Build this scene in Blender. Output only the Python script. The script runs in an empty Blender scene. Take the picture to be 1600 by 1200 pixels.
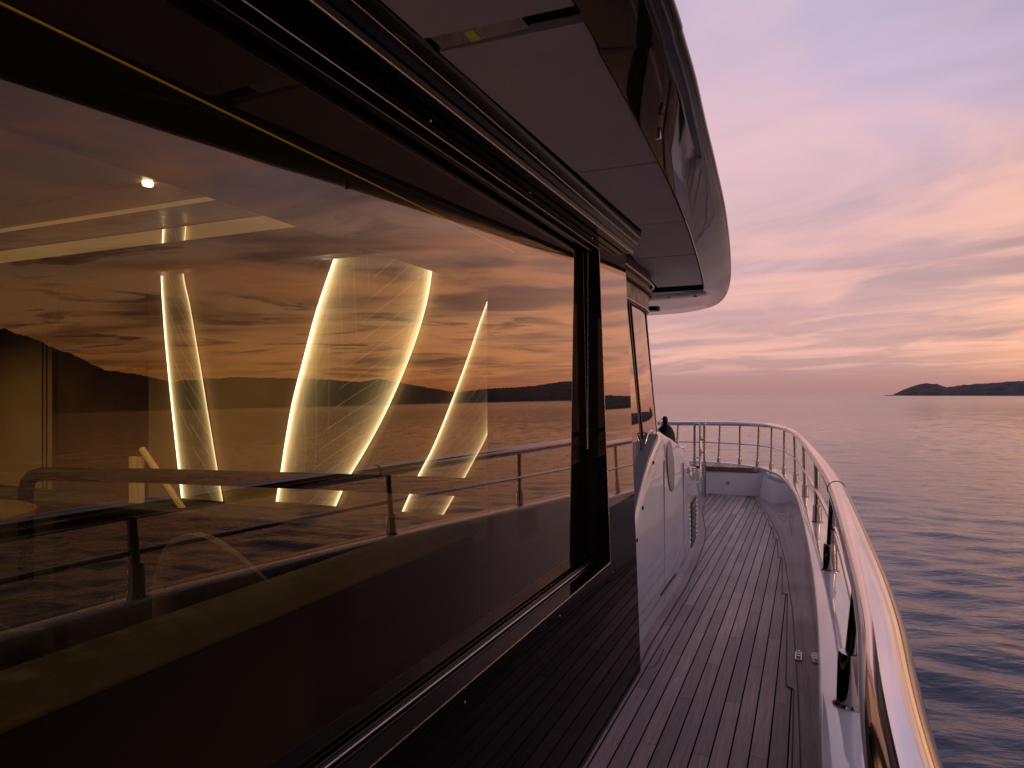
import bpy, bmesh, math, random
import numpy as np
from mathutils import Vector, Matrix, noise
random.seed(7)
R = math.radians
sc = bpy.context.scene
C = sc.collection
# ---------------------------------------------------------------- camera
# yacht frame: x = starboard, y = forward, z = up, side deck at z = 0
cam_d = bpy.data.cameras.new('camera'); cam = bpy.data.objects.new('camera', cam_d); C.objects.link(cam)
cam.location = (0, 0, 1.45); cam.rotation_euler = (R(90), 0, R(23.4))
cam_d.sensor_width = 36; cam_d.lens = 24.0; cam_d.shift_y = 17/1600
cam_d.clip_start = 0.02; cam_d.clip_end = 40000
cam_d.dof.use_dof = False
sc.camera = cam
sc.render.engine = 'CYCLES'
sc.cycles.use_denoising = True
sc.cycles.max_bounces = 10; sc.cycles.glossy_bounces = 8; sc.cycles.transparent_max_bounces = 12
sc.cycles.sample_clamp_indirect = 6
sc.view_settings.view_transform = 'Standard'; sc.view_settings.look = 'None'
sc.view_settings.exposure = 0.2; sc.view_settings.gamma = 1.0
SUN_AZ = 62.0     # degrees to starboard of the bow
# ---------------------------------------------------------------- node helpers
class NT:
    def __init__(s, tree): s.t = tree; s.n = tree.nodes; s.l = tree.links
    def add(s, typ, **kw):
        n = s.n.new(typ)
        for k, v in kw.items(): setattr(n, k, v)
        return n
    def put(s, sock, v):
        if hasattr(v, 'is_output') or isinstance(v, bpy.types.NodeSocket): s.l.new(v, sock)
        else:
            if isinstance(v, (tuple, list)) and len(v) == 3 and sock.type == 'RGBA': v = (*v, 1)
            sock.default_value = v
    def m(s, op, a, b=None, c=None, clamp=False):
        n = s.add('ShaderNodeMath', operation=op); n.use_clamp = clamp
        s.put(n.inputs[0], a)
        if b is not None: s.put(n.inputs[1], b)
        if c is not None: s.put(n.inputs[2], c)
        return n.outputs[0]
    def vm(s, op, a, b=None, out=0):
        n = s.add('ShaderNodeVectorMath', operation=op); s.put(n.inputs[0], a)
        if b is not None: s.put(n.inputs[1], b)
        return n.outputs[out]
    def mix(s, f, a, b, bt='MIX'):
        n = s.add('ShaderNodeMix', data_type='RGBA', blend_type=bt)
        s.put(n.inputs[0], f); s.put(n.inputs[6], a); s.put(n.inputs[7], b)
        return n.outputs[2]
    def ramp(s, f, pts, interp='LINEAR'):
        n = s.add('ShaderNodeValToRGB'); cr = n.color_ramp; cr.interpolation = interp
        while len(cr.elements) < len(pts): cr.elements.new(0.5)
        for e, (p, c) in zip(cr.elements, pts):
            e.position = p; e.color = (*c, 1) if len(c) == 3 else c
        s.put(n.inputs[0], f); return n.outputs[0]
    def mr(s, v, a, b, c=0.0, d=1.0, smooth=True):
        n = s.add('ShaderNodeMapRange'); n.interpolation_type = 'SMOOTHSTEP' if smooth else 'LINEAR'
        s.put(n.inputs[0], v); s.put(n.inputs[1], a); s.put(n.inputs[2], b); s.put(n.inputs[3], c); s.put(n.inputs[4], d)
        return n.outputs[0]
    def noise(s, v, scale, detail=4, rough=0.5, dist=0.0, dim='3D'):
        n = s.add('ShaderNodeTexNoise', noise_dimensions=dim)
        s.put(n.inputs['Vector'], v); s.put(n.inputs['Scale'], scale); s.put(n.inputs['Detail'], detail)
        s.put(n.inputs['Roughness'], rough); s.put(n.inputs['Distortion'], dist)
        return n.outputs[0]
    def xyz(s, x, y, z=0.0):
        n = s.add('ShaderNodeCombineXYZ'); s.put(n.inputs[0], x); s.put(n.inputs[1], y); s.put(n.inputs[2], z); return n.outputs[0]
    def sep(s, v):
        n = s.add('ShaderNodeSeparateXYZ'); s.put(n.inputs[0], v); return n.outputs
# ---------------------------------------------------------------- world: dusk sky with clouds
W = bpy.data.worlds.new('World'); sc.world = W; W.use_nodes = True
t = NT(W.node_tree); t.n.clear()
tc = t.add('ShaderNodeTexCoord')
D = t.vm('NORMALIZE', tc.outputs['Generated'])
dx, dy, dz = t.sep(D)
el = t.m('MAXIMUM', dz, 0.0)
hor = t.vm('NORMALIZE', t.xyz(dx, dy, 0.0))
sunv = (math.sin(R(SUN_AZ)), math.cos(R(SUN_AZ)), 0)
ca = t.vm('DOT_PRODUCT', hor, sunv, out=1)
toward = t.mr(ca, 0.50, .96)
away_c = t.ramp(el, [(0.0, (.385, .215, .215)), (.05, (.50, .285, .275)), (.13, (.60, .35, .355)), (.25, (.64, .415, .45)), (.40, (.56, .44, .60)), (.55, (.46, .45, .69)), (1, (.30, .33, .52))])
sun_c = t.ramp(el, [(0.0, (.95, .30, .10)), (.05, (1.30, .56, .18)), (.13, (1.20, .68, .30)), (.21, (.85, .52, .34)), (.32, (.36, .31, .40)), (.60, (.27, .28, .44)), (1, (.27, .30, .50))])
base = t.mix(toward, away_c, sun_c)
# clouds on a flat layer overhead, so that they draw out into streaks towards the horizon
inv = t.m('DIVIDE', 1.0, t.m('ADD', el, 0.07))
rot = t.add('ShaderNodeVectorRotate', rotation_type='Z_AXIS'); t.put(rot.inputs['Vector'], t.xyz(t.m('MULTIPLY', dx, inv), t.m('MULTIPLY', dy, inv))); rot.inputs['Angle'].default_value = R(28)
px_, py_, _ = t.sep(rot.outputs[0])
P1 = t.xyz(t.m('MULTIPLY', px_, 0.42), t.m('MULTIPLY', py_, 0.8), 5.2)
P2 = t.xyz(t.m('MULTIPLY', px_, 0.75), t.m('MULTIPLY', py_, 1.05), 2.6)
n1 = t.noise(P1, 1.1, 10, 0.56, 0.8)
n2 = t.noise(P2, 1.0, 8, 0.52, .7)
n3 = t.noise(P1, 0.5, 5, 0.5, 0.3)
n4 = t.noise(t.xyz(t.m('MULTIPLY', px_, 1.0), t.m('MULTIPLY', py_, 1.7), 7.0), 1.0, 11, 0.62, 1.4)
# mauve-grey cloud
soft = t.mr(n1, 0.42, 0.66)
streak = t.m('MULTIPLY', t.mr(n4, .50, .62), t.mr(el, .35, .15))
dk_amt = t.m('MAXIMUM', t.m('MULTIPLY', soft, t.mix(toward, (.75,)*3, (.88,)*3)), t.m('MULTIPLY', streak, t.mix(toward, (.30,)*3, (1.0,)*3)))
dark_c = t.mix(toward, t.mix(t.mr(el, .1, .5), (.42, .265, .285), (.43, .385, .52)), t.mix(t.mr(el, .12, .45), (.20, .085, .065), (.19, .155, .21)))
c1 = t.mix(t.m('MULTIPLY', dk_amt, t.mr(el, 0.0, 0.06, .3, 1)), base, dark_c)
# lit pink and peach cloud
lit = t.m('MULTIPLY', t.mr(n2, 0.44, 0.66), t.mr(el, .012, .05))
lit_c = t.mix(toward, t.mix(t.mr(el, .1, .4), (.84, .45, .38), (.76, .48, .50)), t.mix(t.mr(el, .1, .6), (1.35, .62, .23), (.85, .44, .36)))
c2 = t.mix(t.m('MULTIPLY', lit, t.mr(el, .1, .8, .74, .35)), c1, lit_c)
# haze bank just above the sea
c3 = t.mix(t.m('SUBTRACT', 1.0, t.mr(el, 0.0, 0.045)), c2, t.mix(toward, (.385, .21, .21), (.48, .17, .09)))
sky = t.add('ShaderNodeTexSky', sky_type='NISHITA'); sky.sun_disc = False
sky.sun_elevation = R(1.5); sky.sun_rotation = R(SUN_AZ)
dim = t.mr(ca, -.95, .15, .30, 1.0)
c3 = t.vm('SCALE', c3); t.put(c3.node.inputs[3], dim)
add = t.mix(1.0, c3, t.mix(1.0, sky.outputs[0], (.02, .02, .025), 'MULTIPLY'), 'ADD')
below = t.mix(t.mr(dz, -0.02, 0.0), (.10, .07, .08), add)
bg = t.add('ShaderNodeBackground'); t.put(bg.inputs[0], below); bg.inputs[1].default_value = 0.97
wo = t.add('ShaderNodeOutputWorld'); t.l.new(bg.outputs[0], wo.inputs[0])
# ---------------------------------------------------------------- sun: almost set, soft
sd = bpy.data.lights.new('sun', 'SUN'); sd.energy = 0.35; sd.angle = R(12); sd.color = (1.0, .62, .38)
so = bpy.data.objects.new('sun', sd); C.objects.link(so)
LAMP_AZ = 96.0
v = Vector((math.sin(R(LAMP_AZ))*math.cos(R(6)), math.cos(R(LAMP_AZ))*math.cos(R(6)), math.sin(R(6))))
so.rotation_euler = v.to_track_quat('Z', 'Y').to_euler(); so.location = (20, 10, 10)
# ---------------------------------------------------------------- materials
def mat(name, col, rough=.5, metal=0., ior=1.5, coat=0., bump=None, var=None, spec=None):
    m = bpy.data.materials.new(name); m.use_nodes = True; t = NT(m.node_tree); p = t.n['Principled BSDF']
    p.inputs['Base Color'].default_value = (*col, 1); p.inputs['Roughness'].default_value = rough
    p.inputs['Metallic'].default_value = metal; p.inputs['IOR'].default_value = ior
    p.inputs['Coat Weight'].default_value = coat; p.inputs['Coat Roughness'].default_value = .03
    if spec is not None: p.inputs['Specular IOR Level'].default_value = spec
    g = t.add('ShaderNodeTexCoord').outputs['Object']
    if var:
        n = t.noise(g, var[0], 6, .6)
        t.put(p.inputs['Base Color'], t.mix(t.mr(n, .3, .7, 0, 1), tuple(c*(1-var[1]) for c in col), tuple(min(1, c*(1+var[1])) for c in col)))
        t.put(p.inputs['Roughness'], t.mr(t.noise(g, var[0]*2.3, 5, .6), .3, .7, rough*.75, rough*1.3))
    if bump:
        b = t.add('ShaderNodeBump'); b.inputs['Strength'].default_value = bump[1]; b.inputs['Distance'].default_value = .01
        t.put(b.inputs['Height'], t.noise(g, bump[0], 3, .5)); t.l.new(b.outputs[0], p.inputs['Normal'])
    return m
M = {}
M['gel'] = mat('white_gelcoat', (.72, .70, .71), .07, coat=.5, bump=(2.6, .22), var=(3, .03))
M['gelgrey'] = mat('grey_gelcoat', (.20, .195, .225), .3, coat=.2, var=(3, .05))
M['black'] = mat('gloss_black_paint', (.006, .0055, .006), .045, ior=1.55, bump=(1.1, .10), var=(6, .2))
M['matblack'] = mat('matt_black_trim', (.0025, .0023, .0025), .6, spec=.15)
M['rubber'] = mat('black_rubber', (.006, .0055, .006), .5, spec=.25)
M['blacktrim'] = mat('satin_black_trim', (.012, .010, .010), .16, var=(10, .2))
M['steel'] = mat('polished_steel', (.70, .66, .65), .06, 1.0, var=(9, .04))
M['steelpost'] = mat('post_steel', (.40, .36, .35), .07, 1.0, var=(9, .05))
M['steel2'] = mat('brushed_steel', (.55, .52, .51), .22, 1.0, var=(25, .1))
M['header'] = mat('header_paint', (.13, .085, .08), .4, var=(5, .05))
M['soffit'] = mat('soffit_panel', (.82, .72, .66), .62, var=(5, .04), spec=.2)
M['rim'] = mat('gloss_rim_paint', (.045, .034, .038), .05, ior=1.34, bump=(1.3, .22))
M['caulk'] = mat('deck_caulk', (.012, .009, .009), .6)
M['wood'] = mat('dark_teak_trim', (.13, .065, .04), .4, var=(12, .3))
M['iwall'] = mat('saloon_wall', (.30, .20, .10), .5, var=(2, .08))
M['iwall2'] = mat('saloon_dark_veneer', (.10, .055, .028), .35, var=(5, .2))
M['ilight'] = mat('saloon_light_panel', (.62, .46, .24), .5, var=(3, .06))
M['ifloor'] = mat('saloon_floor', (.05, .035, .025), .4, var=(5, .2))
M['ifloor2'] = mat('black_lining', (.006, .005, .005), .8, spec=.1)  # near black, shade on the sofa back and handrail put into the colour
M['fabric'] = mat('sofa_fabric', (.12, .09, .05), .9, bump=(180, .3), var=(9, .1))
M['olive'] = mat('olive_fabric', (.065, .052, .018), .8, bump=(160, .25), var=(8, .1))
M['fabric2'] = mat('dark_fabric', (.03, .022, .02), .9, bump=(180, .3), var=(9, .2))
M['brass'] = mat('gilt_trim', (.75, .58, .16), .35, .6)
def emis(name, col, s):
    m = bpy.data.materials.new(name); m.use_nodes = True; t = NT(m.node_tree); p = t.n['Principled BSDF']
    p.inputs['Base Color'].default_value = (*col, 1)
    p.inputs['Emission Color'].default_value = (*col, 1); p.inputs['Emission Strength'].default_value = s
    return m
M['lamp'] = emis('warm_lamp', (1, .88, .6), 9)
M['cove'] = emis('cove_light', (.9, .55, .22), .16)  # emission that brightens the bulkhead band and the ceiling bead
M['led'] = emis('led_strip', (.70, .50, .07), .028)  # faint yellow glow: strip behind the glass, painted reflection in the ceiling joint
M['houselight'] = emis('window_light', (1, .8, .6), 2.0)
# mirror-like coated window glass; inside faintly visible
def glassmat():
    m = bpy.data.materials.new('coated_glass'); m.use_nodes = True; t = NT(m.node_tree); t.n.clear()
    lw = t.add('ShaderNodeLayerWeight'); lw.inputs[0].default_value = .5
    f = t.m('ADD', .045, t.m('MULTIPLY', t.m('POWER', lw.outputs['Facing'], 2.2), .95), clamp=True)
    tr = t.add('ShaderNodeBsdfTransparent'); tr.inputs[0].default_value = (.72, .66, .50, 1)
    gl = t.add('ShaderNodeBsdfGlossy'); gl.inputs[0].default_value = (1.0, .80, .68, 1); gl.inputs[1].default_value = 0.0
    mx = t.add('ShaderNodeMixShader'); t.put(mx.inputs[0], f); t.l.new(tr.outputs[0], mx.inputs[1]); t.l.new(gl.outputs[0], mx.inputs[2])
    o = t.add('ShaderNodeOutputMaterial'); t.l.new(mx.outputs[0], o.inputs[0]); return m
M['glass'] = glassmat()
def blackglass(name='black_backed_glass', a0=.05, a1=1.15, pw=3.0, tint=(1.0, .80, .68)):
    m = bpy.data.materials.new(name); m.use_nodes = True; t = NT(m.node_tree); t.n.clear()
    lw = t.add('ShaderNodeLayerWeight'); lw.inputs[0].default_value = .5
    f = t.m('ADD', a0, t.m('MULTIPLY', t.m('POWER', lw.outputs['Facing'], pw), a1), clamp=True)
    df = t.add('ShaderNodeBsdfDiffuse'); df.inputs[0].default_value = (.006, .006, .006, 1)
    gl = t.add('ShaderNodeBsdfGlossy'); gl.inputs[0].default_value = (*tint, 1); gl.inputs[1].default_value = 0.015
    mx = t.add('ShaderNodeMixShader'); t.put(mx.inputs[0], f); t.l.new(df.outputs[0], mx.inputs[1]); t.l.new(gl.outputs[0], mx.inputs[2])
    o = t.add('ShaderNodeOutputMaterial'); t.l.new(mx.outputs[0], o.inputs[0]); return m
M['bglass'] = blackglass()
M['bpaint'] = blackglass('black_lacquer', .010, .46, 4.0, (1, .9, .88))
PW = 0.0715
def teak(name, seams=True, ang=0.0):
    m = bpy.data.materials.new(name); m.use_nodes = True; t = NT(m.node_tree); p = t.n['Principled BSDF']
    g = t.add('ShaderNodeTexCoord').outputs['Object']
    if ang:
        r_ = t.add('ShaderNodeVectorRotate', rotation_type='Z_AXIS'); t.put(r_.inputs['Vector'], g); r_.inputs['Angle'].default_value = ang; g = r_.outputs[0]
    x, y, z = t.sep(g)
    u = t.m('DIVIDE', x, PW)
    row = t.m('FLOOR', u); fr = t.m('SUBTRACT', u, row)
    d = t.m('MULTIPLY', t.m('MINIMUM', fr, t.m('SUBTRACT', 1.0, fr)), PW)
    wn = t.add('ShaderNodeTexWhiteNoise', noise_dimensions='1D'); t.put(wn.inputs['W'], row)
    half = t.m('MULTIPLY', t.m('MODULO', t.m('ABSOLUTE', row), 3.0), .31)
    v2 = t.m('ADD', t.m('DIVIDE', y, 1.45), t.m('ADD', half, t.m('MULTIPLY', wn.outputs[0], .10)))
    vr = t.m('FLOOR', v2); vf = t.m('SUBTRACT', v2, vr)
    dv = t.m('MULTIPLY', t.m('MINIMUM', vf, t.m('SUBTRACT', 1.0, vf)), 1.45)
    wn2 = t.add('ShaderNodeTexWhiteNoise', noise_dimensions='2D'); t.put(wn2.inputs['Vector'], t.xyz(row, vr))
    gr = t.noise(t.xyz(t.m('MULTIPLY', x, 90.0), t.m('MULTIPLY', y, 3.0), t.m('MULTIPLY', wn2.outputs[0], 20.0)), 1.0, 7, .65)
    st = t.noise(g, 1.7, 5, .6)
    a = t.mix(t.mr(gr, .25, .75), (.30, .195, .168), (.52, .36, .315))
    tint = t.m('ADD', .60, t.m('MULTIPLY', wn2.outputs[0], .70)) if seams else .92
    cc = t.add('ShaderNodeCombineXYZ'); [t.put(cc.inputs[i], tint) for i in range(3)]
    a = t.mix(1.0, a, cc.outputs[0], 'MULTIPLY')
    a = t.mix(t.mr(st, .35, .75, 0, .45), a, (.37, .295, .27))
    a = t.mix(t.mr(t.noise(g, 26, 4, .7), .66, .76, 0, .5), a, (.07, .05, .045))
    h = gr
    if seams:
        ms = t.m('SUBTRACT', 1.0, t.mr(d, .0027, .0038)); mb = t.m('SUBTRACT', 1.0, t.mr(dv, .0009, .0019))
        mk = t.m('MAXIMUM', ms, t.m('MULTIPLY', mb, .8))
        a = t.mix(mk, a, (.006, .004, .004))
        t.put(p.inputs['Specular IOR Level'], t.m('MULTIPLY', t.m('SUBTRACT', 1.0, mk), .5))
        h = t.m('SUBTRACT', t.m('MULTIPLY', gr, .12), mk)
    t.put(p.inputs['Base Color'], a)
    t.put(p.inputs['Roughness'], t.mr(st, .3, .7, .46, .58))
    b = t.add('ShaderNodeBump'); b.inputs['Strength'].default_value = .5; b.inputs['Distance'].default_value = .002
    t.put(b.inputs['Height'], h); t.l.new(b.outputs[0], p.inputs['Normal'])
    return m
M['teak'] = teak('teak_planking'); M['teakboard'] = teak('teak_board', False)
# ---------------------------------------------------------------- mesh helpers
class MB:
    def __init__(s): s.v = []; s.f = []; s.uv = None
    def add(s, vs, fs):
        o = len(s.v); s.v += [tuple(v) for v in vs]; s.f += [tuple(i+o for i in f) for f in fs]; return s
    def box(s, a, b):
        x0, y0, z0 = a; x1, y1, z1 = b
        return s.add([(x0,y0,z0),(x1,y0,z0),(x1,y1,z0),(x0,y1,z0),(x0,y0,z1),(x1,y0,z1),(x1,y1,z1),(x0,y1,z1)],
                     [(0,3,2,1),(4,5,6,7),(0,1,5,4),(1,2,6,5),(2,3,7,6),(3,0,4,7)])
    def sweep(s, secs, cap=True, closed=True):
        """secs: list of equal-length closed point lists"""
        n = len(secs[0]); vs = [p for q in secs for p in q]; fs = []
        for i in range(len(secs)-1):
            for j in range(n if closed else n-1):
                k = (j+1) % n
                fs.append((i*n+j, i*n+k, (i+1)*n+k, (i+1)*n+j))
        if cap and closed: fs.append(tuple(range(n-1, -1, -1))); fs.append(tuple((len(secs)-1)*n+j for j in range(n)))
        return s.add(vs, fs)
    def tube(s, path, r, n=12, cap=True):
        P = [Vector(p) for p in path]; secs = []; up = None
        for i, p in enumerate(P):
            tg = ((P[min(i+1, len(P)-1)]-P[max(i-1, 0)])).normalized()
            if up is None: up = Vector((0, 0, 1)) if abs(tg.z) < .9 else Vector((1, 0, 0))
            a = tg.cross(up).normalized(); b = a.cross(tg).normalized(); up = b
            rr = r[i] if isinstance(r, (list, tuple)) else r
            secs.append([p + a*math.cos(2*math.pi*k/n)*rr + b*math.sin(2*math.pi*k/n)*rr for k in range(n)])
        return s.sweep(secs, cap)
    def lathe(s, c, prof, n=20, ax='z'):
        secs = []
        for r, h in prof:
            q = []
            for k in range(n):
                a = 2*math.pi*k/n; x, y = r*math.cos(a), r*math.sin(a)
                q.append((c[0]+x, c[1]+y, c[2]+h) if ax == 'z' else (c[0]+h, c[1]+x, c[2]+y))
            secs.append(q)
        return s.sweep(secs)
    def prism(s, poly, z0, z1):
        n = len(poly); f0 = z0 if callable(z0) else (lambda x, y: z0); f1 = z1 if callable(z1) else (lambda x, y: z1)
        vs = [(x, y, f0(x, y)) for x, y in poly] + [(x, y, f1(x, y)) for x, y in poly]
        return s.add(vs, [tuple(range(n-1, -1, -1)), tuple(range(n, 2*n))] + [(i, (i+1) % n, n+(i+1) % n, n+i) for i in range(n)])
    def build(s, name, m, parent=None, smooth=False, bevel=0, label=None, cat=None, group=None, kind=None):
        me = bpy.data.meshes.new(name); me.from_pydata(s.v, [], s.f); me.validate(); me.update()
        bm = bmesh.new(); bm.from_mesh(me); bmesh.ops.recalc_face_normals(bm, faces=bm.faces); bm.to_mesh(me); bm.free()
        o = bpy.data.objects.new(name, me); C.objects.link(o); me.materials.append(m)
        if smooth:
            me.shade_smooth()
            try: me.set_sharp_from_angle(angle=R(smooth if smooth is not True else 40))
            except Exception: pass
        if bevel:
            b = o.modifiers.new('bevel', 'BEVEL'); b.width = bevel; b.segments = 3; b.limit_method = 'ANGLE'; b.angle_limit = R(35)
            b.harden_normals = False
        par(o, parent)
        tag(o, label, cat, group, kind)
        return o
ROOTLOC = {}
def par(o, parent):
    if parent is not None:
        o.parent = parent
        o.matrix_parent_inverse = Matrix.Translation(-Vector(parent.location))
def tag(o, label=None, cat=None, group=None, kind=None):
    if label: o['label'] = label
    if cat: o['category'] = cat
    if group: o['group'] = group
    if kind: o['kind'] = kind
def empty(name, loc, label, cat, group=None):
    o = bpy.data.objects.new(name, None); C.objects.link(o); o.location = loc; o.empty_display_size = .2
    tag(o, label, cat, group); return o
def lerp(pts):
    def f(l):
        if l <= pts[0][0]: return pts[0][1]
        for a, b in zip(pts, pts[1:]):
            if l <= b[0]: return a[1]+(b[1]-a[1])*(l-a[0])/(b[0]-a[0])
        return pts[-1][1]
    return f
def smooth(pts, n=8):
    """Catmull-Rom through points (any dimension)"""
    P = [np.array(p, float) for p in pts]; out = []
    for i in range(len(P)-1):
        p0 = P[i-1] if i else 2*P[0]-P[1]; p1, p2 = P[i], P[i+1]; p3 = P[i+2] if i+2 < len(P) else 2*P[-1]-P[-2]
        for k in range(n):
            u = k/n
            out.append(tuple(.5*((2*p1)+(-p0+p2)*u+(2*p0-5*p1+4*p2-p3)*u*u+(-p0+3*p1-3*p2+p3)*u**3)))
    out.append(tuple(P[-1])); return out
rail_h = lerp([(-2, 1.125), (0, 1.12), (1.5, 1.11), (9.5, 1.02), (11, .99)])
cap_h = lerp([(-3, .87), (0, .865), (1.0, .85), (1.5, .838), (2.87, .77), (4.5, .68), (10, .41)])
lip_h = lerp([(-2, 2.03), (0, 2.10), (1, 2.17), (2, 2.235), (3, 2.295), (4.3, 2.35), (5.5, 2.38), (8, 2.39)])
pan_h = lerp([(-2, 2.21), (0, 2.22), (1.3, 2.25), (3.5, 2.305), (5.6, 2.33)])
# ================================================================ SETTING
SEA = -1.75
rng = np.random.default_rng(3)
def build_sea():
    NA = 900; rs = np.concatenate([[0.5], np.geomspace(2.0, 420, 620), np.geomspace(440, 30000, 60)])
    A = np.linspace(0, 2*np.pi, NA, endpoint=False)
    # finer angular spacing to starboard and ahead, where the sea is seen
    rr, aa = np.meshgrid(rs, A, indexing='ij')
    X = rr*np.cos(aa); Y = rr*np.sin(aa); Z = np.zeros_like(X)
    DX = np.zeros_like(X); DY = np.zeros_like(X)
    wd = R(104)
    for i in range(64):
        lam = 0.32*(1.075**i)*rng.uniform(.9, 1.1)
        if lam > 6: lam = rng.uniform(.4, 1.8)
        th = wd + rng.normal(0, .50)
        amp = 0.0035*lam**0.85*(1.0 if lam < 1.8 else .32)
        k = 2*np.pi/lam; ph = rng.uniform(0, 6.28)
        fade = np.clip(1.6-rr*0.012/lam*1.3, 0, 1)
        q = k*(X*np.cos(th)+Y*np.sin(th))+ph
        Z += amp*fade*np.sin(q)
        DX -= .7*amp*fade*np.cos(th)*np.cos(q)*-1; DY -= .7*amp*fade*np.sin(th)*np.cos(q)*-1
    # patches of calmer and rougher water
    patch = .75+.35*np.sin(X*.11+1.3*np.sin(Y*.07))*np.sin(Y*.13+.5+np.sin(X*.05))
    Z *= patch
    n = NA; nr = len(rs)
    co = np.stack([X+DX, Y+DY, Z+SEA], -1).reshape(-1, 3)
    i, j = np.meshgrid(np.arange(nr-1), np.arange(NA), indexing='ij'); j2 = (j+1) % NA
    q = np.stack([i*n+j, (i+1)*n+j, (i+1)*n+j2, i*n+j2], -1).reshape(-1, 4)
    me = bpy.data.meshes.new('sea'); me.vertices.add(len(co)); me.vertices.foreach_set('co', co.ravel())
    me.loops.add(q.size); me.loops.foreach_set('vertex_index', q.ravel().astype(np.int32))
    me.polygons.add(len(q)); me.polygons.foreach_set('loop_start', np.arange(0, q.size, 4, dtype=np.int32))
    me.update(calc_edges=True); me.shade_smooth()
    o = bpy.data.objects.new('sea', me); C.objects.link(o); tag(o, kind='structure')
    m = bpy.data.materials.new('sea_water'); m.use_nodes = True; t = NT(m.node_tree); p = t.n['Principled BSDF']
    p.inputs['Base Color'].default_value = (.03, .035, .06, 1); p.inputs['IOR'].default_value = 1.333
    g = t.add('ShaderNodeTexCoord').outputs['Object']
    x, y, z = t.sep(g)
    dist = t.vm('LENGTH', g, out=1)
    rt = t.add('ShaderNodeVectorRotate', rotation_type='Z_AXIS'); t.put(rt.inputs['Vector'], g); rt.inputs['Angle'].default_value = -wd
    a, b_, _ = t.sep(rt.outputs[0])
    v1 = t.xyz(t.m('MULTIPLY', a, 3.0), t.m('MULTIPLY', b_, 1.2), 0.0)
    h = t.m('ADD', t.m('MULTIPLY', t.noise(v1, 1.5, 4, .5, .5), .024), t.m('MULTIPLY', t.noise(v1, 4.0, 3, .5), .010))
    far = t.noise(t.xyz(t.m('MULTIPLY', a, .9), t.m('MULTIPLY', b_, .3), 4.0), .9, 5, .6)
    h2 = t.m('ADD', h, t.m('MULTIPLY', t.m('MULTIPLY', far, .10), t.mr(dist, 15, 120, 0, 1)))
    bp = t.add('ShaderNodeBump'); bp.inputs['Strength'].default_value = 1.0; bp.inputs['Distance'].default_value = 1.0
    t.put(bp.inputs['Height'], t.m('MULTIPLY', h2, t.mr(dist, 40, 3000, 1.0, .35)))
    t.l.new(bp.outputs[0], p.inputs['Normal'])
    t.put(p.inputs['Roughness'], t.mr(dist, 10, 600, .035, .16, smooth=False))
    me.materials.append(m)
build_sea()
HP = [(5.2, 0.0),(5.75, 0.0008),(6.36, 0.0065),(7.16, 0.0125),(7.75, 0.0148),(8.42, 0.0143),(9.11, 0.0099),(9.87, 0.0118),(10.98, 0.0139),(12.06, 0.0149),(13.46, 0.0165),(15.5,.0205),(17.2,.0245),
(18.58, 0.0271),(20.18, 0.0248),(21.79, 0.022),(23.4, 0.0206),(24.85, 0.0197),(28.06, 0.0150),(31.4, 0.0251),(34.38, 0.035),(35.72, 0.0315),(38.61, 0.0353),(43.95, 0.0395),(47.17, 0.0403),(48.95, 0.0389),(49.94, 0.0372),(51.51, 0.0435),(53.28, 0.0478),(54.08, 0.0484),(55.02, 0.0567),(56.18, 0.0693),(57.41, 0.08),(58.14, 0.0878),(59.11, 0.0970),(59.81, 0.1011),(60.26, 0.1012),(64,.096),(70,.085),(80,.06),(95,.045),(110,.03),(130,.018),(150,0)]
hp = lerp(HP); hd = lerp([(5, 2900), (20, 2600), (35, 2200), (50, 1500), (60, 1100), (150, 1500)])
def build_hills():
    azs = np.arange(5.2, 150, .06); NR = 26
    vs = []; n = NR
    for az in azs:
        D0 = hd(az); H = hp(az)
        for k in range(NR):
            f = k/(NR-1)
            dist = D0*(1+.28*f)
            prof = math.sin(min(1, f/.62)*math.pi/2)**.8 if f < .62 else 1-.7*(f-.62)/.38
            x = dist*math.sin(R(az)); y = dist*math.cos(R(az))
            nz = noise.fractal(Vector((x*.004, y*.004, 1.0)), 1.0, 2.0, 5)
            nf = noise.fractal(Vector((x*.035, y*.035, 4.0)), .8, 2.0, 3)
            h = H*D0*1.174*prof*(1+.10*nz*(1-f*.5)) + (nf*3.4*min(1, H*90) if 0 < k else 0)
            if k == 0: h = -4
            vs.append((x, y, max(h, -4 if k == 0 else -.5)+SEA+1.0*(k > 0)))
    fs = [(i*n+k, (i+1)*n+k, (i+1)*n+k+1, i*n+k+1) for i in range(len(azs)-1) for k in range(n-1)]
    mb = MB(); mb.v = vs; mb.f = fs
    m = bpy.data.materials.new('wooded_hillside'); m.use_nodes = True; t = NT(m.node_tree); p = t.n['Principled BSDF']
    g = t.add('ShaderNodeTexCoord').outputs['Object']
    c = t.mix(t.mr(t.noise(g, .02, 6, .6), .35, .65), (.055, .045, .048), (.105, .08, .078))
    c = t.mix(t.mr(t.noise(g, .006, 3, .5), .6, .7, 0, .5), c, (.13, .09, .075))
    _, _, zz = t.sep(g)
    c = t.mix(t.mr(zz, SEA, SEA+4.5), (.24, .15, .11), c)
    t.put(p.inputs['Base Color'], c); p.inputs['Roughness'].default_value = .95; p.inputs['Specular IOR Level'].default_value = .1
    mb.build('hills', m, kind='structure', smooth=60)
build_hills()
M['hwall'] = mat('house_wall', (.55, .50, .47), .8); M['hroof'] = mat('house_roof', (.22, .12, .09), .8)
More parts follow.
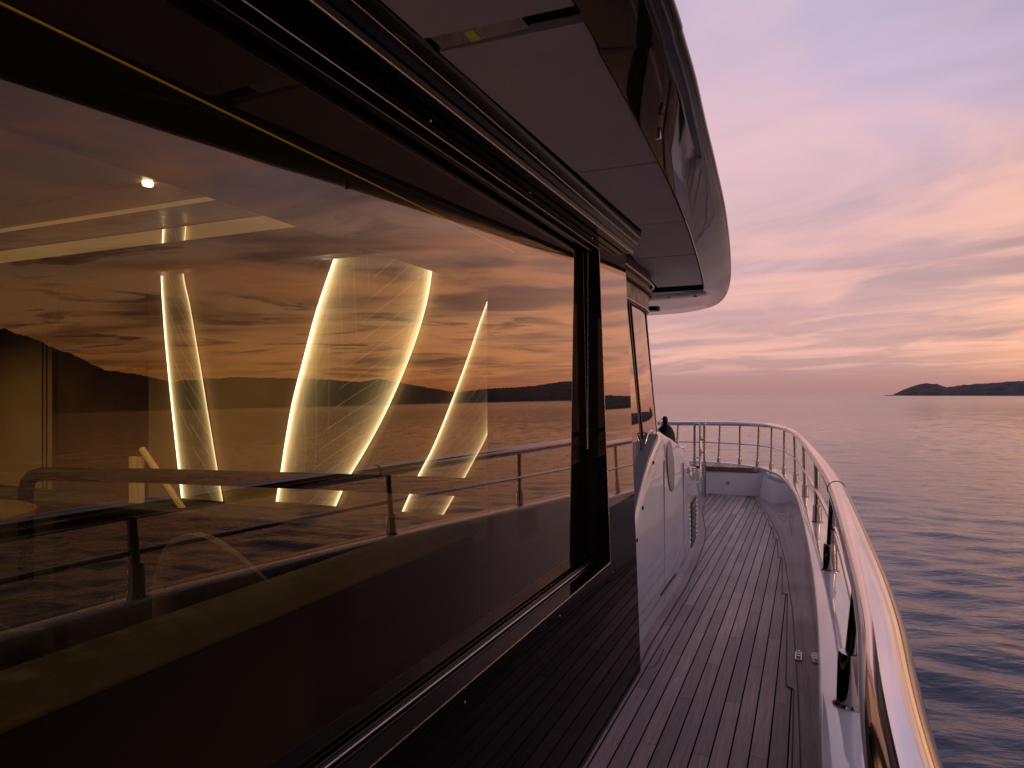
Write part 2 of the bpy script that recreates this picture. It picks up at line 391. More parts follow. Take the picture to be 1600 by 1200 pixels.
def house(az, wdt, hgt, up, lit, label):
    D = hd(az)*(1.0+.02+up*.1); c = Vector((D*math.sin(R(az)), D*math.cos(R(az)), SEA+hp(az)*hd(az)*up+1))
    e = empty('hillside_house', c, label, 'house', 'houses on the far hillside')
    ux = Vector((math.cos(R(az)), -math.sin(R(az)), 0)); uy = Vector((math.sin(R(az)), math.cos(R(az)), 0))
    def P(a, b, z): return tuple(c+ux*a+uy*b+Vector((0, 0, z)))
    w = wdt/2; d = wdt*.4
    mb = MB(); mb.add([P(-w,-d,-8),P(w,-d,-8),P(w,d,-8),P(-w,d,-8),P(-w,-d,hgt),P(w,-d,hgt),P(w,d,hgt),P(-w,d,hgt)], [(0,3,2,1),(4,5,6,7),(0,1,5,4),(1,2,6,5),(2,3,7,6),(3,0,4,7)])
    mb.build('wall', M['hwall'], e)
    k = 1.06; z = hgt+.05
    MB().add([P(-w*k,-d*k,z),P(w*k,-d*k,z),P(w*k,d*k,z),P(-w*k,d*k,z),P(-w*.8,0,z+hgt*.3),P(w*.8,0,z+hgt*.3)], [(0,3,2,1),(0,1,5,4),(2,3,4,5),(1,2,5),(3,0,4)]).build('roof', M['hroof'], e)
    for q in (-.5, .1, .6):
        MB().add([P(w*q,-d-.15,hgt*.35),P(w*q+w*.22,-d-.15,hgt*.35),P(w*q+w*.22,-d-.15,hgt*.7),P(w*q,-d-.15,hgt*.7),
                  P(w*q,-d-.02,hgt*.35),P(w*q+w*.22,-d-.02,hgt*.35),P(w*q+w*.22,-d-.02,hgt*.7),P(w*q,-d-.02,hgt*.7)],
                 [(0,1,2,3),(7,6,5,4),(0,4,5,1),(1,5,6,2),(2,6,7,3),(3,7,4,0)]).build('window', M['houselight'] if lit else M['rubber'], e)
house(8.45, 16, 7, .10, False, 'pale building low on the shore of the distant headland, right of its wooded hump')
house(20.35, 7, 8, .62, True, 'left one of two lit houses side by side high on the reflected hill')
house(19.75, 7, 8, .62, True, 'right one of two lit houses side by side high on the reflected hill')
house(46.2, 7, 6, .18, True, 'lone lit house near the waterline of the reflected hills, beside the narrow light panel')
house(13.0, 22, 6, .12, False, 'long low pale building on the headland shore near the right edge')
# ================================================================ YACHT
Y = empty('motor_yacht', (-2, 0, SEA), 'white motor yacht with black cabin wall, teak side deck and steel guard rail', 'yacht')
# --- bulwark path (cap inner edge) with outward normals
ci = smooth([(.03, -3.0), (.02, 0), (.019, 1.2), (.024, 2.28), (.001, 3.59), (-.049, 5.25), (-.09, 6.25), (-.15, 7.2), (-.263, 8.6), (-.40, 9.7), (-.55, 10.28), (-.76, 10.56), (-1.0, 10.78), (-1.32, 10.95), (-1.8, 11.03), (-3.0, 11.0)], 8)
def normals(path):
    out = []
    for i in range(len(path)):
        a = np.array(path[max(i-1, 0)]); b = np.array(path[min(i+1, len(path)-1)]); d = (b-a)/np.linalg.norm(b-a)
        out.append((d[1], -d[0]))
    return out
nrm = normals(ci)
margin = lerp([(-3, .06), (0, .02), (1.5, -.002), (2.88, -.024), (3.3, -.034), (3.68, -.045), (4.95, -.092), (6.45, -.182), (7.55, -.275), (8.78, -.437), (9.6, -.58), (10.42, -.735)])
BB = [max(margin(l)-.0 + .055, s-.16) if l < 10.3 else s-.02 for (s, l) in ci]
secs = []; capsecs = []; toe = []
for (s, l), (nx, ny), b in zip(ci, nrm, BB):
    zc = cap_h(l) if l < 10 else .41
    def q(n, z): return (s+nx*n, l+ny*n, z)
    off = b-s
    secs.append([q(off, -.15), q(off, .0), q(off*.75+.0, .10), q(off*.25, zc*.75), q(.012, zc-.035), q(.15, zc-.035), q(.19, zc-.25), q(.14, -.2), q(-.1, -1.2), q(-.5, -2.2), q(-.9, -2.2)])
    w = .165
    capsecs.append([q(0, zc-.034), q(0, zc-.008), q(.003, zc-.003), q(.009, zc), q(.05, zc+.001), q(w-.012, zc-.002), q(w-.004, zc-.006), q(w, zc-.014), q(w, zc-.034)])
bul = MB().sweep(secs).build('bulwark', M['gel'], Y, smooth=50)
MB().sweep(capsecs).build('capping', M['gel'], bul, smooth=50)
# --- port half of the hull, closed behind what is seen
MB().add([(-3,11.1,.3),(-4.4,10.0,.35),(-5.3,7,.5),(-5.6,0,.8),(-5.6,-6,.8),(.1,-6,.9),(.1,-3,.9),
          (-3,10.2,-2.2),(-4.0,9.5,-2.2),(-4.8,7,-2.2),(-5.0,0,-2.2),(-5.0,-6,-2.2),(-.4,-6,-2.2),(-.4,-3,-2.2)],
         [(0,1,8,7),(1,2,9,8),(2,3,10,9),(3,4,11,10),(4,5,12,11),(5,6,13,12)]).build('hull', M['gel'], Y, smooth=50)
# --- side deck
deckpoly = [(-6, -6), (.08, -6), (.10, -3)] + [(margin(l)+.06, l) for l in np.linspace(-2.5, 10.3, 30)] + [(-.8, 10.5), (-3, 10.5), (-3, 5.6), (-1.02, 5.3), (-1.0, 3.5), (-.93, 3.4), (-.93, -5.9), (-6, -5.9)]
dk = MB().prism([(p[0], p[1]) for p in deckpoly[1:]], -.06, 0.0).build('deck_planking', M['teak'], Y)
# nibbed king plank: stepped inner edge, curved outer edge
ls = []
inner = [(margin(-3)-.03, -3.0)]
def cross(sk, off):
    lo, hi = -2.9, 10.3
    if margin(hi)-off > sk or margin(lo)-off < sk: return None
    for _ in range(40):
        mid = (lo+hi)/2
        if margin(mid)-off > sk: lo = mid
        else: hi = mid
    return lo
steps = []
for k in range(2, -14, -1):
    sk = k*PW
    lk = cross(sk, .028)
    if lk is not None: steps.append((sk, lk))
for sk, lk in steps:
    inner.append((sk+.010, lk)); inner.append((sk-.026, lk+.03))
inner.append((margin(10.4)-.06, 10.4))
outer = [(margin(l), l) for l in np.linspace(-3, 10.4, 60)]
king = MB()
# strip between inner steps and outer curve
import bisect
il = sorted(set([round(p[1], 4) for p in inner]+[round(float(l), 4) for l in np.linspace(-3, 10.4, 60)]))
fin = lerp([(p[1], p[0]) for p in inner])
vs = []; fs = []
for l in il:
    vs += [(fin(l), l, .004), (margin(l), l, .004)]
for i in range(len(il)-1): fs.append((2*i, 2*i+1, 2*i+3, 2*i+2))
king.add(vs, fs); king.build('king_plank', M['teakboard'], dk)
# outer margin board
vs = []; fs = []; LL = np.linspace(-3, 10.4, 60)
for l in LL: vs += [(margin(l)+.003, l, .004), (margin(l)+.09, l, .004)]
for i in range(len(LL)-1): fs.append((2*i, 2*i+1, 2*i+3, 2*i+2))
MB().add(vs, fs).build('margin_board', M['teakboard'], dk)
def ribbon(pts, w, z):
    mb = MB(); nn = normals(pts); vs = []; fs = []
    for (x, y), (a, b) in zip(pts, nn): vs += [(x-a*w/2, y-b*w/2, z), (x+a*w/2, y+b*w/2, z)]
    for i in range(len(pts)-1): fs.append((2*i, 2*i+1, 2*i+3, 2*i+2))
    return mb.add(vs, fs)
# house side margin
hs = lerp([(-6, -.805), (3.56, -.805), (3.6, -.88), (3.9, -.893), (5.27, -.90), (6.0, -.93), (6.9, -.985), (7.56, -1.065), (8.35, -1.2), (8.9, -1.28), (9.6, -1.33), (10.4, -1.36)])
hm = [(hs(l)+.06, l) for l in np.linspace(3.62, 10.35, 60)]
vs = []; fs = []
for (x, l) in hm: vs += [(x-.09, l, .004), (x, l, .004)]
for i in range(len(hm)-1): fs.append((2*i, 2*i+1, 2*i+3, 2*i+2))
MB().add(vs, fs).build('margin_board', M['teakboard'], dk)
seam = MB()
for (pts, w) in ((inner, .007), (outer, .007), (hm, .008)):
    r_ = ribbon(pts, w, .0065); seam.add(r_.v, r_.f)
r_ = ribbon([(-.80, 3.60), (-.755, 3.62), (-.745, 3.66), (-.742, 3.80), (-.75, 3.9)], .005, .0075); seam.add(r_.v, r_.f)
seam.build('caulking', M['caulk'], dk)
# little chrome fitting on the margin
ft = MB(); ft.box((-.062, 4.02, .008), (-.028, 4.14, .014))
for yy in (4.045, 4.08, 4.115): ft.box((-.056, yy-.008, .014), (-.034, yy+.008, .028))
ft.build('deck_fitting', M['steelpost'], dk, bevel=.002)
# --- bow platform
plat = [(-3, 10.37), (-1.30, 10.37), (-.66, 10.39)] + [(s+.004, l) for (s, l), n in zip(ci, nrm) if l > 10.42 and s < -.66 and s > -3] + [(-3, 10.99)]
pf = MB().prism(plat, .345, .402).build('bow_platform', M['teak'], Y)
MB().box((-3, 10.35, -.02), (-.52, 10.368, .33)).build('riser', M['gel'], pf)
MB().box((-3, 10.335, .331), (-.735, 10.372, .398)).build('edge_strip', M['wood'], pf)
e_ = MB().box((-1.085, 10.338, .155), (-1.035, 10.349, .185)).build('courtesy_light', M['steel2'], pf, bevel=.003)
# --- guard rail
rp = smooth([(.09, -3.0), (.082, -1.5), (.078, 0), (.079, .7), (.098, 1.15), (.103, 1.64), (.1, 2.85), (.077, 3.76), (.035, 4.84), (-.03, 6.3), (-.116, 7.85), (-.268, 9.4), (-.455, 10.2), (-.667, 10.55), (-.934, 10.82), (-1.24, 10.98), (-1.8, 11.06), (-3, 11.0)], 10)
def rz(l, s): return rail_h(l) if l < 9.8 else (1.018 if s > -.6 else 1.018-.008*min(3, (-.6-s)/.4))
path = [(s, l, rz(l, s)) for s, l in rp]
gr = MB().tube(path, .0315, 24).build('guard_rail', M['steel'], Y, smooth=60)
# joint collars
def at_l(path, l):
    for a, b in zip(path, path[1:]):
        if a[1] <= l <= b[1]:
            f = (l-a[1])/(b[1]-a[1]); return Vector(a).lerp(Vector(b), f), (Vector(b)-Vector(a)).normalized()
for l in (2.83, 8.9):
    p, d = at_l(path, l)
    MB().tube([p-d*.006, p+d*.006], .0328, 24).build('rail_joint', M['rubber'], gr, smooth=60)
capc = [(s, l) for (s, l) in rp]
posts = [(.082, -1.5), (.080, .02), (.079, 1.5), (.081, 2.93), (.054, 4.54), (-.018, 6.25), (-.117, 7.95), (-.276, 9.42), (-.466, 10.2), (-.667, 10.52), (-.934, 10.8), (-1.26, 10.97), (-1.92, 11.04)]
def rail_at(x, y):
    b = min(path, key=lambda p: (p[0]-x)**2+(p[1]-y)**2); return b
for i, (x, y) in enumerate(posts):
    zb = cap_h(y) if y < 10 else (.41 if y < 10.9 else .402)
    zt = rail_at(x, y)[2]-.02; xt, yt = rail_at(x, y)[:2]
    if y < 9.9: xt, yt = x+(xt-x)*.8, y
    mb = MB(); mb.tube([(x, y, zb+.05), (xt, yt, zt)], .0165, 14)
    hgt = .105 if y < 9 else .09
    mb.lathe((x, y, zb), [(.034, 0), (.034, .004), (.027, .008), (.0255, hgt*.5), (.0245, hgt*.85), (.0225, hgt), (.016, hgt+.002)], 20)
    o = mb.build('stanchion', M['steelpost'], gr, smooth=40)
    MB().lathe((x+.021, y-.008, zb+hgt*.78), [(.003, 0), (.0055, .002), (.0055, .006), (.003, .008)], 10, 'x').build('set_screw', M['steel'], gr, smooth=40)
mid = []
for (s, l) in rp[::2]:
    zb = cap_h(l) if l < 10 else .41
    mid.append((s-.002, l, zb+(rz(l, s)-zb)*.50))
MB().tube(mid, .0105, 12).build('mid_rail', M['steel'], gr, smooth=60)
# --- black cabin wall
def wo_(z): return -.803-.038*z
WT, WB, L1 = 2.122, .682, 3.05     # opening top, bottom, forward edge
LA = -1.9                          # opening aft edge (behind camera)
GL = lambda z: -.934-.0113*(z-1.4)
cw = MB()
def wallpiece(l0, l1, z0, z1):
    cw.add([(wo_(z0), l0, z0), (-.93, l0, z0), (-.93, l0, z1), (wo_(z1), l0, z1), (wo_(z0), l1, z0), (-.93, l1, z0), (-.93, l1, z1), (wo_(z1), l1, z1)],
           [(0,1,2,3),(7,6,5,4),(0,4,5,1),(1,5,6,2),(2,6,7,3),(3,7,4,0)])
wallpiece(-6, LA, 0.0, 2.2)
wallpiece(LA, L1, 0.0, WB); wallpiece(L1, 3.56, 0.0, .93)
wallpiece(LA, L1, WT, 2.2)
wall = cw.build('cabin_wall', M['bpaint'], Y)
cw = MB(); wallpiece(L1, 3.56, .93, 2.2)
cw.build('forward_panel', M['bglass'], wall)
cwm = MB().box((-1.04, L1+.001, .3), (-.931, 3.40, 2.2)).build('mullion_backing', M['matblack'], wall)
# reveal lining (matt), window trims
rv = MB()
rv.box((-.945, L1-.012, WB+.004), (wo_(1.4)-.035, L1-.002, WT-.004))
rv.build('reveal_lining', M['matblack'], wall)
tr = MB()
e0 = [(wo_(WB)+.001, LA, WB), (wo_(WB)+.001, L1-.01, WB), (wo_(WB+.01)+.001, L1, WB+.01), (wo_(WT-.01)+.001, L1, WT-.01), (wo_(WT)+.001, L1-.01, WT), (wo_(WT)+.001, LA, WT)]
tr.tube(e0, .0022, 8)
tr.build('outer_trim', M['steel2'], wall, smooth=40)
tr = MB()
tr.tube([(-.931, LA, WT+.015), (-.931, L1-.03, WT+.015), (-.931, L1-.018, WT), (-.931, L1-.018, 1.2)], .0025, 8)
tr.build('inner_trim', M['steel2'], wall, smooth=40)
sl = MB()
sl.box((-.915, LA, WB+.0025), (-.900, L1-.013, WB+.010)); sl.build('sill_track', M['steel2'], wall, bevel=.003)
sl = MB(); sl.box((-.911, LA, WB+.0105), (-.906, L1-.013, WB+.020)); sl.build('sill_lip', M['blacktrim'], wall, bevel=.002)
head = MB(); head.box((-.925, LA, WT-.018), (-.905, L1-.013, WT-.003)); head.build('head_track', M['blacktrim'], wall, bevel=.003)
def screw(x, y, z, parent, nm='screw', r=.0045):
    MB().lathe((x, y, z), [(r, -.003), (r, .001), (r*.6, .0022), (.0005, .0025)], 10, 'x').build(nm, M['steel2'], parent, smooth=40)
for l, z in ((.87, .645), (1.6, .64), (2.35, .645), (3.08, .63), (.85, 2.155), (1.52, 2.152), (2.2, 2.152), (2.95, 2.152), (3.09, 1.62)):
    screw(wo_(z), l, z, wall)
# glass pane
zb, zt = .62, 2.14
gp = MB().add([(GL(zb), LA-.1, zb), (GL(zb), L1+.03, zb), (GL(zt), L1+.03, zt), (GL(zt), LA-.1, zt)], [(0, 1, 2, 3)]).build('window_pane', M['glass'], wall)
ge = MB().box((-.975, 2.047, .62), (-.949, 3.2, 2.2))
ge.box((-.975, -2.4, 1.80), (-.949, 2.046, 2.2)); ge.box((-.975, -2.4, -.02), (-.935, 3.2, .612))
ge.build('pane_border', M['matblack'], wall)
MB().box((-.9485, -2.2, 1.949), (-.9455, 2.21, 1.9525)).build('gilt_bead', M['led'], wall)  # emissive yellow strip just behind the glass
# cornice over wall
prof = [(-.97, 2.2005), (-.895, 2.2005), (-.880, 2.172), (-.842, 2.176), (-.836, 2.186), (-.840, 2.200), (-.830, 2.212), (-.818, 2.216), (-.815, 2.228), (-.822, 2.236), (-.806, 2.243), (-.800, 2.252), (-.800, 2.36), (-.97, 2.36)]
co = MB().sweep([[(s, l, z+.020*max(0, l)/3.5) for s, z in prof] for l in (-6, 0, 1.7, 3.545)]).build('cornice', M['blacktrim'], Y)
MB().tube([(-.8415, -6, 2.172), (-.8415, 0, 2.172), (-.8415, 3.549, 2.192)], .0032, 8).build('cornice_trim', M['steel2'], co, smooth=40)
MB().tube([(-.8155, -6, 2.2135), (-.8155, 0, 2.2135), (-.8155, 3.549, 2.2335)], .0018, 8).build('cornice_trim', M['steel2'], co, smooth=40)
# --- forward house (set back), windows that wrap round to the front
hp0 = smooth([(-.965, 3.3), (-.97, 4.3), (-.985, 4.85), (-1.03, 5.08), (-1.16, 5.24), (-1.6, 5.36), (-3.0, 5.45)], 8)
hn = normals(hp0)
def hsec(z, lean): return [(s-nx*lean, l-ny*lean) for (s, l), (nx, ny) in zip(hp0, hn)]
def houseband(z0, z1, n0, n1, i0=0, i1=None, th=.05):
    i1 = i1 or len(hp0); S = []
    for (s, l), (nx, ny) in list(zip(hp0, hn))[i0:i1]:
        S.append([(s+nx*n0, l+ny*n0, z0), (s+nx*n1, l+ny*n1, z1), (s+nx*(n1-th), l+ny*(n1-th), z1), (s+nx*(n0-th), l+ny*(n0-th), z0)])
    return MB().sweep(S)
fh = houseband(-.02, 1.16, -.015, -.015).build('forward_house', M['gelgrey'], Y, smooth=50)
wi = houseband(1.163, 2.04, 0, -.082, 0, 9, .02).build('side_window', M['bglass'], fh, smooth=50)
wi = houseband(1.163, 2.04, .0, -.082, 9, 18, .02).build('side_window', M['bglass'], fh, smooth=50)
houseband(1.163, 2.04, .004, -.078, 17, 30, .03).build('corner_post', M['gel'], fh, smooth=50)
houseband(1.163, 2.04, .0, -.082, 29, None, .02).build('windscreen', M['bglass'], fh, smooth=50)
for i in (8, 17):
    (s, l), (nx, ny) = hp0[i], hn[i]
    MB().tube([(s+.004, l, 1.1), (s+.004-nx*.085, l-ny*.085, 2.06)], .006, 8).build('window_frame', M['blacktrim'], fh, smooth=50)
    if i == 8: MB().tube([(s+.004, l+.07, 1.1), (s+.004-nx*.085, l+.07-ny*.085, 2.06)], .004, 8).build('window_frame', M['blacktrim'], fh, smooth=50)
hd_ = houseband(2.043, 2.36, -.070, -.045, 0, None, .1).build('header', M['header'], fh, smooth=50)
for z, n0, r in ((2.055, -.062, .006), (2.175, -.035, .011), (2.235, -.03, .006)):
    MB().tube([(s+nx*n0, l+ny*n0, z) for (s, l), (nx, ny) in list(zip(hp0, hn))[:34]], r, 10).build('header_trim', M['steel2'] if r < .01 else M['header'], fh, smooth=50)
# inner body of the house and roof deck above
MB().box((-5.2, -6, 2.37), (-1.0, 5.2, 2.45)).build('upper_deck', M['gel'], Y)
# --- roof overhang: gloss rim swept between recessed panels and outer lip
lipP = [(-.17,-6),(-.19,-2),(-.215,0),(-0.24, 1.288),(-0.247, 1.458),(-0.258, 1.719),(-0.281, 2.08),(-0.313, 2.619),(-0.369, 3.471),(-0.468, 4.669),(-0.588, 5.866),(-0.734, 6.847),(-0.911, 7.467),(-1.206, 7.885),(-1.599, 8.051),(-3.2,8.3)]
panP = [(-.34,-6),(-.36,-2),(-.40,0),(-.429,1.36),(-.440,1.54),(-.450,1.83),(-.468,2.22),(-.500,2.81),(-.572,3.75),(-.690,5.0),(-.765,5.65),(-.79,5.76),(-.83,5.78),(-1.2,5.78),(-1.7,5.78),(-3.2,5.78)]
A = smooth(lipP, 8); B = smooth(panP, 8)
S = []
for (s1, l1), (s0, l0) in zip(A, B):
    zl = lip_h(l1); zp = pan_h(l0)
    d = Vector((s1-s0, l1-l0)); w = d.length; d.normalize()
    def q(n, z, d=d, s0=s0, l0=l0): return (s0+d.x*n, l0+d.y*n, z)
    S.append([q(0, zp+.03), q(0, zp-.014), q(.012, zp-.018), q(w*.35, zp+(zl-zp)*.42-.012), q(w*.75, zl+(zp-zl)*.12-.006), q(w-.02, zl-.002), q(w-.004, zl+.004), q(w, zl+.014), q(w-.004, zl+.04), q(w-.05, zl+.20), q(w-.10, zl+.26), q(0, zp+.24)])
ov = MB().sweep(S).build('roof_overhang', M['rim'], Y, smooth=35)
MB().tube([(s, l, lip_h(l)+.013) for s, l in A], .008, 10).build('edge_bead', M['rim'], ov, smooth=60)
# dark backing and panels
bk = MB().prism([(-3.2, 5.79), (-.79, 5.79)] + [(s-.002, l) for s, l in reversed(B[:84]) if l < 5.7] + [(-.98, -6), (-3.2, -6)], lambda x, y: pan_h(y)+.031, lambda x, y: pan_h(y)+.05).build('ceiling_backing', M['matblack'], ov)
bf = lerp([(l, s) for s, l in B[:81]])
inn = lerp([(-6, -.795), (3.54, -.795), (3.88, -.995), (4.13, -1.0), (5.6, -1.13)])
bounds = [(-6, -2.1), (-2.08, -.3), (-.28, 1.33), (1.40, 2.423), (2.438, 3.395), (3.412, 4.29), (4.31, 5.60)]
for l0, l1 in bounds:
    yy = list(np.linspace(l0, l1, 14)) + ([3.54, 3.88] if l0 < 3.5 < l1 else [])
    if l0 < 3.54 < l1 or l0 < 3.88 < l1: yy += [y for y in (3.54, 3.88) if l0 < y < l1]
    yy = sorted(set(yy))
    poly = [(bf(y)-.012, y+(.03*(bf(y)+.8))) for y in yy] + [(inn(y)+.004, y) for y in reversed(yy)]
    MB().prism(poly, lambda x, y: pan_h(y), lambda x, y: pan_h(y)+.02).build('ceiling_panel', M['soffit'], ov)
MB().box((-.78, 1.338, pan_h(1.35)+.004), (-.56, 1.392, pan_h(1.35)+.02)).build('ceiling_joint', M['steel2'], ov)
MB().box((-.698, 1.345, pan_h(1.35)-.001), (-.676, 1.385, pan_h(1.35)+.003)).build('ceiling_light', M['led'], ov)  # yellow reflection at the joint, drawn as a small glowing tab
MB().lathe((-.395, 1.98, 2.19), [(.009, 0), (.009, .03)], 12).build('speaker_knob', M['steel2'], ov, smooth=40)
# small downlights in the front band
for s, l in ((-1.15, 6.2), (-.92, 6.25)):
    MB().lathe((s, l, 2.325), [(.012, 0), (.016, .004), (.016, .02)], 12).build('downlight', M['rubber'], ov, smooth=40)
MB().box((-1.75, 7.2, 2.345), (-1.45, 7.35, 2.40)).build('wiper_pod', M['rubber'], ov, bevel=.01)
# --- white moulding outboard of the forward house
mtop = lerp([(3.64, .45), (3.70, .62), (3.8, .72), (3.95, .86), (4.1, .97), (4.25, 1.06), (4.4, 1.13), (4.55, 1.185), (4.75, 1.195), (4.9, 1.165), (5.4, 1.08), (6.1, .955), (6.5, .76), (7.0, .70), (8.3, .56), (9.0, .50), (10.0, .42)])
hs2 = lerp([(3.6, -.885), (3.9, -.893), (5.27, -.90), (6.0, -.93), (6.9, -.985), (7.56, -1.065), (8.35, -1.2), (8.9, -1.28), (9.6, -1.33), (10.4, -1.36)])
S = []
for l in [3.64, 3.66, 3.70, 3.8, 3.95, 4.1, 4.25, 4.4, 4.55, 4.65, 4.75, 4.9, 5.15, 5.4, 5.8, 6.1, 6.25, 6.4, 6.5, 6.7, 7.0, 7.6, 8.3, 8.7, 9.0, 9.5, 9.95]:
    s = hs2(l); T = mtop(l); inw = s-.075 if l < 5.12 else -3.0
    fl = .012 if l < 4.72 else (.03 if l < 6.2 else .10)
    if l >= 5.12: inw = -1.6
    S.append([(s, l, -.01), (s, l, T*.3), (s-.004, l, T*.6), (s-fl*.3, l, T*.85), (s-fl*.6, l, T*.96), (s-fl-.015, l, T), (inw, l, T+(.0 if l < 5.12 else .02)), (inw, l, -.01)])
md = MB().sweep(S).build('side_moulding', M['gel'], Y, smooth=38)
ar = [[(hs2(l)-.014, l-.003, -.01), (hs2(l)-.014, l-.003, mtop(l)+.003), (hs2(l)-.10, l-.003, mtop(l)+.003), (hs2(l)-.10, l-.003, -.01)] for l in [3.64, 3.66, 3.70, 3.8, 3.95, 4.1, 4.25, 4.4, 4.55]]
MB().sweep(ar).build('aft_return', M['gelgrey'], md, smooth=38)  # shaded aft face of the white moulding, its shade painted as grey
MB().box((-3.0, 5.5, -.01), (-1.601, 9.9, .72)).build('foredeck_trunk', M['gel'], Y, bevel=.04)
# joint line, slot light, vent louvre, handle
def plate(l0, l1, z0, z1, t_=.004, m='rubber', nm='panel_seam', parent=md, bev=0):
    s0, s1 = hs2(l0), hs2(l1)
    return MB().add([(s0-.006, l0, z0), (s0+t_, l0, z0), (s1+t_, l1, z0), (s1-.006, l1, z0), (s0-.01, l0, z1), (s0+t_, l0, z1), (s1+t_, l1, z1), (s1-.01, l1, z1)],
        [(0,3,2,1),(4,5,6,7),(0,1,5,4),(1,2,6,5),(2,3,7,6),(3,0,4,7)]).build(nm, M[m], parent, bevel=bev)
plate(4.70, 4.703, .02, 1.0, .0008, 'gelgrey'); plate(5.6, 5.602, .02, .90, .0008, 'gelgrey')
plate(4.55, 5.15, .118, .128, .003); plate(4.55, 5.15, .104, .114, .004, 'steel', 'slot_trim')
vg = plate(6.15, 6.62, .10, .50, .004, 'rubber', 'vent_grille')
for i in range(9):
    z_ = .125+i*.041
    plate(6.17, 6.60, z_, z_+.012, .016, 'steel2', 'vent_slat', vg)
hb = MB().tube([(hs2(6.55)+.004, 6.6, .86), (hs2(6.5)+.04, 6.58, .85), (hs2(6.5)+.04, 6.58, .64), (hs2(6.5)+.004, 6.6, .62)], .008, 10).build('grab_handle', M['steel'], md, smooth=50)
for l, z in ((4.02, .78), (4.33, 1.02), (3.86, .62)): MB().lathe((hs2(l), l, z), [(.012, -.002), (.012, .003), (.004, .004)], 12, 'x').build('stud', M['rubber'], md, smooth=40)
# hatch lines on top of the moulding and a stay
MB().tube([(-.955, 4.35, 1.14), (-.94, 4.36, 1.20), (-.945, 4.5, 1.215), (-.955, 4.6, 1.19)], .008, 8).build('towing_eye', M['steel'], md, smooth=50)
# recessed oval in the moulding shoulder
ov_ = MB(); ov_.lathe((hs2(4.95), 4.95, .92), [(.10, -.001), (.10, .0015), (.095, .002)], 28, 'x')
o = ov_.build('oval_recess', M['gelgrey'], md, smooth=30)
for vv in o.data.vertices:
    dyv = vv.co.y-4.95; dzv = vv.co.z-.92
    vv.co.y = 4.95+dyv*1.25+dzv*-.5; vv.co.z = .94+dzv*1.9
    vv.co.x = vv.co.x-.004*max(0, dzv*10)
for l0, z0, l1, z1 in ((5.5, 1.075, 6.2, .93), (5.75, 1.02, 6.05, .98), (5.15, 1.13, 5.4, 1.09)):
    MB().tube([(hs2(l0)-.06, l0, z0), (hs2(l1)-.06, l1, z1)], .004, 8).build('panel_seam', M['blacktrim'], md)
MB().tube([(-1.30, 9.0, .10), (-1.305, 9.0, .46), (-1.32, 8.95, .52), (-1.36, 8.9, .52)], .012, 10).build('grab_handle', M['steel'], md, smooth=50)
# --- gate at the forward end of the deck
gt = MB(); gt.tube([(-1.335, 9.95, .0), (-1.335, 9.95, 1.02)], .021, 14)
gt.lathe((-1.335, 9.95, 1.02), [(.021, 0), (.024, .006), (.024, .03), (.012, .045)], 14)
g1 = gt.build('gate_post', M['steelpost'], Y, smooth=50)
MB().tube([(-1.41, 10.05, .42), (-1.41, 10.05, 1.0), (-1.43, 10.05, 1.03), (-1.47, 10.05, 1.03), (-1.49, 10.05, 1.0), (-1.49, 10.05, .42)], .017, 12).build('hoop', M['steelpost'], g1, smooth=50)
for z in (.40, .62, .80): MB().box((-1.40, 9.96, z), (-1.35, 10.04, z+.03)).build('hinge', M['steel2'], g1, bevel=.004)
MB().box((-1.40, 9.93, .02), (-1.36, 9.97, .5)).build('latch_plate', M['steel2'], g1, bevel=.006)
MB().box((-1.47, 9.96, .30), (-1.40, 10.3, .44)).build('hinge_block', M['blacktrim'], g1, bevel=.02)
# ================================================================ things on deck
ba = empty('bell_shaped_cover', (-1.165, 6.15, .96), 'black rounded cover with a knob on top, standing on the white moulding beside the cabin', 'cover')
MB().lathe((-1.165, 6.15, .955), [(.085, 0), (.088, .03), (.088, .10), (.078, .16), (.058, .20), (.035, .225), (.015, .235)], 24).build('cover', M['rubber'], ba, smooth=60)
MB().lathe((-1.17, 6.15, 1.185), [(.012, 0), (.02, .008), (.026, .025), (.026, .05), (.018, .068), (.008, .074)], 18).build('knob', M['rubber'], ba, smooth=60)
MB().tube([(-1.20, 6.12, 1.16), (-1.212, 6.12, 1.22), (-1.20, 6.12, 1.24), (-1.185, 6.13, 1.21)], .004, 8).build('clip', M['steel'], ba, smooth=60)
# ================================================================ saloon behind the glass
sa = MB()
sa.box((-5.2, -3, -.02), (-.976, 2.5, 0)); fl = sa.build('saloon_floor', M['ifloor'], Y)
MB().box((-5.2, -3, 2.31), (-.976, 2.2, 2.34)).build('saloon_ceiling', M['iwall'], Y)
MB().box((-5.2, 2.2, 2.30), (-.976, 2.5, 2.345)).build('saloon_soffit', M['iwall2'], Y)
MB().box((-5.23, -3, 0), (-5.2, 2.5, 2.34)).build('saloon_far_wall', M['iwall'], Y)
MB().box((-5.2, -3.03, 0), (-.976, -3.0, 2.34)).build('saloon_aft_wall', M['iwall2'], Y)
bh = MB().box((-3.135, 2.5, 0), (-.976, 2.56, 2.34)); bh.box((-5.2, 2.5, 0), (-3.905, 2.56, 2.34)); bh = bh.build('bulkhead', M['iwall'], Y)
MB().box((-3.904, 2.53, 0), (-3.136, 2.56, 2.34)).build('saloon_door', M['iwall2'], bh)
MB().box((-5.1, 2.488, 2.215), (-1.02, 2.499, 2.295)).build('light_band', M['cove'], bh)  # lit top of the bulkhead, its brightness put in as emission
for s in (-3.98, -3.945): MB().box((s-.004, 2.494, 0), (s, 2.4995, 2.3)).build('panel_seam', M['ifloor'], bh)
MB().box((-5.2, 2.17, 2.0), (-1.02, 2.25, 2.125)).build('saloon_beam', M['iwall2'], Y)
